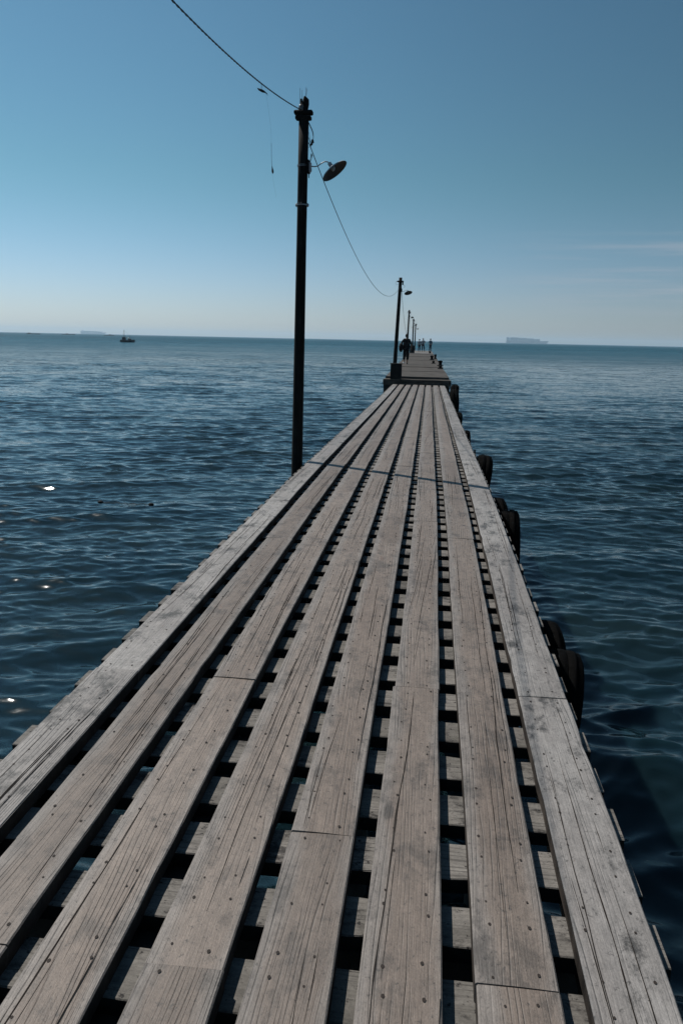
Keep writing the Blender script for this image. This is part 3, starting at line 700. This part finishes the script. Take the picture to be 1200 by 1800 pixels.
# ------------------------------------------------------------------ people
MP = dict(skin=mat('skin', (.26, .15, .10), .6), hair=mat('dark_hair', (.012, .010, .009), .7), black=noisy('black_cloth', (.010, .010, .012), (.018, .018, .020), 14, .95, spec=.1),
          white=noisy('white_cloth', (.20, .21, .23), (.26, .27, .29), 14, .9), navy=noisy('navy_cloth', (.018, .026, .045), (.03, .04, .065), 14, .9),
          blue=noisy('blue_cloth', (.05, .10, .15), (.07, .13, .18), 14, .9), shoe=mat('white_shoe', (.65, .65, .66), .5), dshoe=mat('dark_shoe', (.015, .015, .015), .6))
def skin_mesh(name, joints, edges, m, parent, loc, sub=1, root=0):
    me = bpy.data.meshes.new(name)
    me.from_pydata([j[0] for j in joints], edges, []); me.materials.append(m)
    o = bpy.data.objects.new(name, me); COL.objects.link(o); o.parent = parent; o.location = loc
    sk = o.modifiers.new('skin', 'SKIN'); sk.use_smooth_shade = True
    if not me.skin_vertices: 
        me.attributes.new('x_tmp', 'FLOAT', 'POINT') if False else None
    o.modifiers.new('sub', 'SUBSURF').levels = sub; o.modifiers['sub'].render_levels = sub
    for i, j in enumerate(joints):
        r = j[1]; r = r if hasattr(r, '__len__') else (r, r)
        me.skin_vertices[0].data[i].radius = r
        me.skin_vertices[0].data[i].use_root = (i == root)
    return o
def person(loc, rz, s, label, shirt, legs, pose, cuff=.26, shoe=None, longtop=.0, hat=False, wide=0.0):
    """a standing figure 1.72 m tall, facing +Y before rotation"""
    t = thing('person', loc, label, 'person'); t.rotation_euler = (0, 0, rz); t.scale = (s, s, s)
    P = dict(pel=(0, 0, .93), wai=(0, 0, 1.08), che=(0, .01, 1.28), neck=(0, 0, 1.45), nk2=(0, .01, 1.52), head=(0, .02, 1.61),
             sl=(-.17, 0, 1.40), sr=(.17, 0, 1.40), el=(-.26, -.02, 1.13), er=(.26, -.02, 1.13), wl=(-.24, .08, .90), wr=(.24, .08, .90), fl=(-.235, .1, .82), fr=(.235, .1, .82),
             hl=(-.09, 0, .88), hr=(.09, 0, .88), kl=(-.10, .02, .49), kr=(.10, .02, .49), al=(-.10, 0, .09), ar=(.10, 0, .09), tl=(-.11, .13, .035), tr=(.11, .13, .035))
    P.update(pose)
    rad = dict(pel=(.14, .10), wai=(.125, .09), che=(.15, .10), neck=.055, nk2=.05, head=.06, sl=.06, sr=.06, el=.042, er=.042, wl=.03, wr=.03, fl=.024, fr=.024,
               hl=.085, hr=.085, kl=.058, kr=.058, al=.038, ar=.038, tl=.03, tr=.03)
    E = [('pel', 'wai'), ('wai', 'che'), ('che', 'neck'), ('neck', 'nk2'), ('nk2', 'head'), ('che', 'sl'), ('che', 'sr'), ('sl', 'el'), ('sr', 'er'), ('el', 'wl'), ('er', 'wr'), ('wl', 'fl'), ('wr', 'fr'),
         ('pel', 'hl'), ('pel', 'hr'), ('hl', 'kl'), ('hr', 'kr'), ('kl', 'al'), ('kr', 'ar'), ('al', 'tl'), ('ar', 'tr')]
    ks = list(P); ix = {k: i for i, k in enumerate(ks)}
    body = skin_mesh('body', [(P[k], rad[k]) for k in ks], [(ix[a], ix[b]) for a, b in E], MP['skin'], t, (0, 0, 0))
    # head: a real skull shape with nose, eyes and ears, hair over it
    hd = Vector(P['head']); mb = MB(); mb.blob(hd + Vector((0, 0, .02)), (.076, .095, .115), n=16)
    mb.blob(hd + Vector((0, .095, .0)), (.013, .018, .022), n=8)
    for sx in (-1, 1): mb.blob(hd + Vector((sx * .078, .0, .01)), (.012, .02, .032), n=8)
    h = mb.build('head', MP['skin'], t, smooth=True); h.location = (0, 0, 0)
    mb = MB()
    for sx in (-1, 1): mb.blob(hd + Vector((sx * .03, .085, .03)), (.012, .008, .006), n=8)
    mb.box(hd + Vector((0, .088, -.045)), (.045, .012, .01)); e = mb.build('face_features', MP['hair'], h); e.location = (0, 0, 0)
    mb = MB(); mb.blob(hd + Vector((0, -.016, .045)), (.088, .098, .108), n=16, jit=.02)
    if hat: mb.lathe(hd + Vector((0, 0, .07)), (0, 0, 1), [(0, .09), (.0, .15), (.012, .15), (.02, .09)], 18)
    hr = mb.build('hat' if hat else 'hair', MP['hair'], t, smooth=True); hr.location = (0, 0, 0)
    V = lambda k: Vector(P[k])
    def clothes(name, js, es, m): return skin_mesh(name, js, es, m, t, (0, 0, 0))
    J = [(V('pel') + Vector((0, 0, .06 - longtop)), (.165 + wide, .125)), (V('wai'), (.155 + wide, .12)), (V('che'), (.175 + wide, .13)), (V('neck') + Vector((0, 0, -.03)), .085), (V('sl'), .078), (V('sr'), .078),
         (V('sl').lerp(V('el'), .7), .066), (V('sr').lerp(V('er'), .7), .066), (V('el').lerp(V('wl'), .15), .058), (V('er').lerp(V('wr'), .15), .058)]
    clothes('shirt', J, [(0, 1), (1, 2), (2, 3), (2, 4), (2, 5), (4, 6), (5, 7), (6, 8), (7, 9)], MP[shirt])
    def cuffp(k, a): 
        kk, aa = V(k), V(a); f = (kk.z - cuff) / max(.01, kk.z - aa.z); return kk.lerp(aa, min(max(f, .05), .98))
    J = [(V('pel') + Vector((0, 0, .02)), (.16, .12)), (V('hl'), .108), (V('hr'), .108), (V('kl'), .088), (V('kr'), .088), (cuffp('kl', 'al'), .078 if cuff > .15 else .055), (cuffp('kr', 'ar'), .078 if cuff > .15 else .055)]
    clothes('trousers', J, [(0, 1), (0, 2), (1, 3), (2, 4), (3, 5), (4, 6)], MP[legs])
    for k, a in (('tl', 'al'), ('tr', 'ar')):
        c = (V(k) + V(a)) / 2; mb = MB(); mb.blob(Vector((c.x, c.y + .01, V(a).z - .045)), (.05, .135, .05), n=12)
        so_ = mb.build('shoe', MP[shoe[0] if k == 'tl' else shoe[1]], t, smooth=True); so_.location = (0, 0, 0)
    # hands with fingers
    for k, w, sx in (('fl', 'wl', -1), ('fr', 'wr', 1)):
        d = (V(k) - V(w)).normalized(); side = Vector((0, 1, 0)); n_ = d.cross(side).normalized(); side = n_.cross(d)
        js = [(V(w), (.022, .026)), (V(k), (.018, .036))]; es = [(0, 1)]
        for q in range(4):
            o0 = V(k) + side * (-.027 + .018 * q); L = (.062, .072, .068, .052)[q]
            i0 = len(js); js += [(o0 + d * .012, .009), (o0 + d * (.012 + L * .5), .0085), (o0 + d * (.012 + L * .9) + n_ * sx * -.02, .0075)]; es += [(1, i0), (i0, i0 + 1), (i0 + 1, i0 + 2)]
        i0 = len(js); js += [(V(w).lerp(V(k), .45) + side * .035, .011), (V(k) + side * .058, .0095), (V(k) + side * .06 + d * .028, .008)]; es += [(0, i0), (i0, i0 + 1), (i0 + 1, i0 + 2)]
        skin_mesh('hand', js, es, MP['skin'], t, (0, 0, 0))
    return t
zp = pzt(47.8) + .02
per = person((-1.575, 47.8, zp), 0.0, 1.0, 'person in dark clothes walking away along the pier, round dark bag at the left hip', 'black', 'black',
             dict(el=(-.31, -.10, 1.18), wl=(-.30, .02, 1.02), fl=(-.285, .08, .98), er=(.27, -.03, 1.14), wr=(.29, .02, .92), fr=(.285, .04, .84),
                  al=(-.13, -.12, .14), kl=(-.11, .03, .50), tl=(-.13, -.02, .05), hl=(-.09, 0, .88), ar=(.07, .10, .09), tr=(.07, .23, .035), kr=(.09, .08, .49)), cuff=.24, shoe=('shoe', 'dshoe'), longtop=.14, wide=.06)
bag = thing('shoulder_bag', (-1.575 - .33, 47.78, zp + .80), 'round dark bag held at the left hip of the walking person', 'bag')
MB().blob((-1.575 - .31, 47.76, zp + .96), (.135, .17, .26), n=16, jit=.03).build('bag_body', MP['black'], bag, loc=(-1.885, 47.76, zp + .9), smooth=True)
MB().tube(crv([(-1.885, 47.72, zp + 1.05), (-1.78, 47.70, zp + 1.30), (-1.70, 47.72, zp + 1.475), (-1.70, 47.88, zp + 1.475), (-1.80, 47.90, zp + 1.25), (-1.885, 47.84, zp + 1.05)]), .014, 6).build('strap', MP['black'], bag, loc=(-1.885, 47.76, zp + .9), smooth=True)
zq = pzt(104) + .05
person((-1.79, 103.2, zq), .3, .88, 'far person in a hat and pale top, leftmost of the three at the pier end', 'white', 'navy', {}, cuff=.1, shoe=('dshoe', 'dshoe'), hat=True)
person((-1.33, 103.6, zq), -.2, .94, 'far person in white with one leg out, middle of the three at the pier end', 'white', 'navy',
       dict(kr=(.16, .05, .49), ar=(.21, -.02, .09), tr=(.23, .1, .035), er=(.3, .0, 1.2), wr=(.2, .16, 1.12), fr=(.13, .2, 1.12)), cuff=.1, shoe=('dshoe', 'dshoe'))
person((-.40, 103.4, zq), .5, .93, 'far person in blue standing alone at the right edge of the pier end', 'blue', 'navy',
       dict(el=(-.3, .02, 1.18), wl=(-.2, .16, 1.05), fl=(-.13, .2, 1.04)), cuff=.1, shoe=('dshoe', 'dshoe'))

# ------------------------------------------------------------------ boats and ships
def hull(L, Wd, H, m, name, parent, loc, sheer=.35, n=14, bow=.45, dirx=1):
    mb = MB(); vs = []; fs = []; k = 7
    for i in range(n + 1):
        u = i / n; x = (u - .5) * L
        w = Wd / 2 * (1 - max(0, (u - (1 - bow)) / bow) ** 2.2) * (.86 + .14 * min(1, u / .12)); w = max(w, .012 * Wd)
        top = H * (1 + sheer * max(0, (u - .45) / .55) ** 2 + .10 * max(0, (.3 - u) / .3))
        for j in range(k):
            a = -math.pi / 2 + math.pi * j / (k - 1); yy = math.copysign(abs(math.sin(a)) ** .6, math.sin(a)); q = abs(math.sin(a)) ** 3
            rake = (q - .0) * L * .05 * max(0, (u - .8) / .2)
            vs.append((dirx * (x + rake * (1 if u > .8 else 0)), yy * w * (.55 + .45 * q), -H * .25 + (top + H * .25) * q))
    for i in range(n):
        for j in range(k - 1): fs.append((i * k + j, i * k + j + 1, (i + 1) * k + j + 1, (i + 1) * k + j))
        fs.append((i * k, (i + 1) * k, (i + 1) * k + k - 1, i * k + k - 1))
    fs += [tuple(range(k)), tuple(range(n * k, n * k + k))]
    mb.add(vs, fs); o = mb.build(name, m, parent, smooth=False); o.location = loc; return o
MS = dict(dark=noisy('dark_boat_paint', (.02, .026, .03), (.035, .042, .046), 2, .7), deckh=noisy('boat_house_paint', (.05, .06, .065), (.08, .09, .09), 3, .7), pale=noisy('boat_white_paint', (.45, .45, .44), (.55, .55, .53), 4, .7),
          ship=noisy('ship_hull_paint', (.16, .19, .22), (.20, .23, .26), .05, .8), cont=noisy('container_paint', (.22, .24, .26), (.28, .29, .30), .08, .8))
YB = 345.0
fb = thing('fishing_boat', (-.3868 * YB, YB, 0), 'small dark fishing boat with a mast, on the sea left of the nearest pole', 'boat')
hull(6.3, 1.9, .92, MS['dark'], 'hull', fb, (0, 0, .05), sheer=.30)
mb = MB(); mb.box((-1.55, 0, 1.55), (1.5, 1.3, 1.25), bev=.08, taper=.86); mb.box((-1.6, 0, 2.28), (1.75, 1.5, .1), bev=.03); o = mb.build('wheelhouse', MS['deckh'], fb); o.location = (0, 0, 0)
w = MB().box((-1.55, -.63, 1.75), (.9, .03, .4)).build('window', M['black_metal'], o); w.location = (0, 0, 0)
o = MB().tube([(-1.45, 0, 2.3), (-1.42, 0, 5.4)], [.12, .07], 8).build('mast', MS['dark'], fb); o.location = (0, 0, 0)
mb = MB(); mb.tube([(-1.42, 0, 5.2), (2.9, 0, 1.35)], .015, 5); mb.tube([(-1.42, 0, 5.2), (-3.0, 0, 1.1)], .015, 5); o = mb.build('stay', MS['dark'], fb); o.location = (0, 0, 0)
o = MB().box((1.0, 0, 1.25), (1.4, 1.0, .75), bev=.1).build('gear_stack', MS['deckh'], fb); o.location = (0, 0, 0)
mb = MB(); mb.blob((.55, -.1, 1.75), (.42, .35, .3), n=10, jit=.1); o = mb.build('canvas_cover', MS['pale'], fb); o.location = (0, 0, 0)
o = MB().tube([(1.0, 0, 1.6), (.95, 0, 2.9)], .03, 6).build('rear_post', MS['dark'], fb); o.location = (0, 0, 0)

def container_ship(loc, L, Hh, label, step, mast=True):
    t = thing('cargo_ship', loc, label, 'ship', 'hazy ships on the horizon'); hull(L, L * .12, Hh * .38, MS['ship'], 'hull', t, (0, 0, 0), sheer=.25, bow=.25)
    o = MB().box((-L * .42, 0, Hh * .66), (L * .06, L * .1, Hh * .56), bev=.3).build('bridge_tower', MS['pale'], t); o.location = (0, 0, 0)
    if mast:
        o = MB().tube([(-L * .41, 0, Hh * .9), (-L * .41, 0, Hh * 1.22)], .9, 6).build('radar_mast', MS['ship'], t); o.location = (0, 0, 0)
    for (a, b, h) in step:
        nb = max(1, int((b - a) * L / 15)); 
        for q in range(nb):
            x0 = a * L + (b - a) * L * q / nb; w = (b - a) * L / nb; hh = h * Hh
            o = MB().box((x0 + w / 2, 0, Hh * .40 + hh / 2), (w - 1.2, L * .105, hh), bev=.2).build('container_stack', MS['cont'], t); o.location = (0, 0, 0)
    return t
YS = 8000.0
container_ship((.1106 * YS, YS, 0), 382, 56, 'pale hazy cargo ship on the horizon right of the pier, taller at its left end', [(-.50, -.45, .57), (-.385, -.20, .58), (-.19, 0, .50), (.01, .18, .44), (.19, .33, .36)], mast=False)
YS = 10000.0
container_ship((-.4320 * YS, YS, 0), 318, 45, 'very faint hazy cargo ship on the horizon above the small dark boat, at left', [(-.50, -.45, .40), (-.37, -.05, .40), (-.04, .20, .38), (.21, .38, .30)])
def barge(px, Y, L, label, cab):
    t = thing('low_boat', (px * Y, Y, 0), label, 'boat', 'low flat boats on the left horizon'); hull(L, L * .16, 1.3, MS['dark'], 'hull', t, (0, 0, 0), sheer=.3)
    o = MB().box((cab * L, 0, 2.0), (L * .14, L * .1, 1.9), bev=.1).build('deckhouse', MS['deckh'], t); o.location = (0, 0, 0)
barge(-.5120, 1500, 27, 'long low flat boat on the horizon near the left edge of the picture', -.3)
barge(-.4650, 1750, 30, 'longest low dark boat on the horizon, below the faint ship', -.1)
barge(-.4110, 1650, 22, 'low dark boat with a hump amidships on the horizon, just left of the fishing boat', .1)

# floating line with two floats
fy = CZ / .2222
fl = thing('float_line', (-.3974 * fy, fy, 0), 'dark floating line with a small float at each end, left of the pole', 'floating line')
mb = MB(); mb.tube([(-.56 + 1.12 * i / 24, .02 * math.sin(i), .035 + .012 * math.sin(i * 1.7)) for i in range(25)], .008, 6); o = mb.build('line', M['wire'], fl); o.location = (0, 0, 0)
for x in (-.53, .54):
    o = MB().blob((x, 0, .04), (.06, .04, .032), n=10, jit=.08).build('float', M['black_metal'], fl, smooth=True); o.location = (0, 0, 0)

# ------------------------------------------------------------------ haze over the sea
HZ = 1
if HZ:
    hb = MB().box((0, 0, 36), (24000, 24000, 76)).build('haze', bpy.data.materials.new('haze'))
    m = hb.data.materials[0]; m.use_nodes = True; nt = m.node_tree; nt.nodes.clear()
    out = nt.nodes.new('ShaderNodeOutputMaterial'); pv = nt.nodes.new('ShaderNodeVolumePrincipled')
    pv.inputs['Color'].default_value = (.64, .84, 1.0, 1); pv.inputs['Density'].default_value = 1.0e-4; pv.inputs['Anisotropy'].default_value = .2
    nt.links.new(pv.outputs[0], out.inputs['Volume']); tag(hb, kind='stuff')
sc.cycles.max_bounces = 6; sc.cycles.diffuse_bounces = 3; sc.cycles.volume_bounces = 1
sc.cycles.use_denoising = True
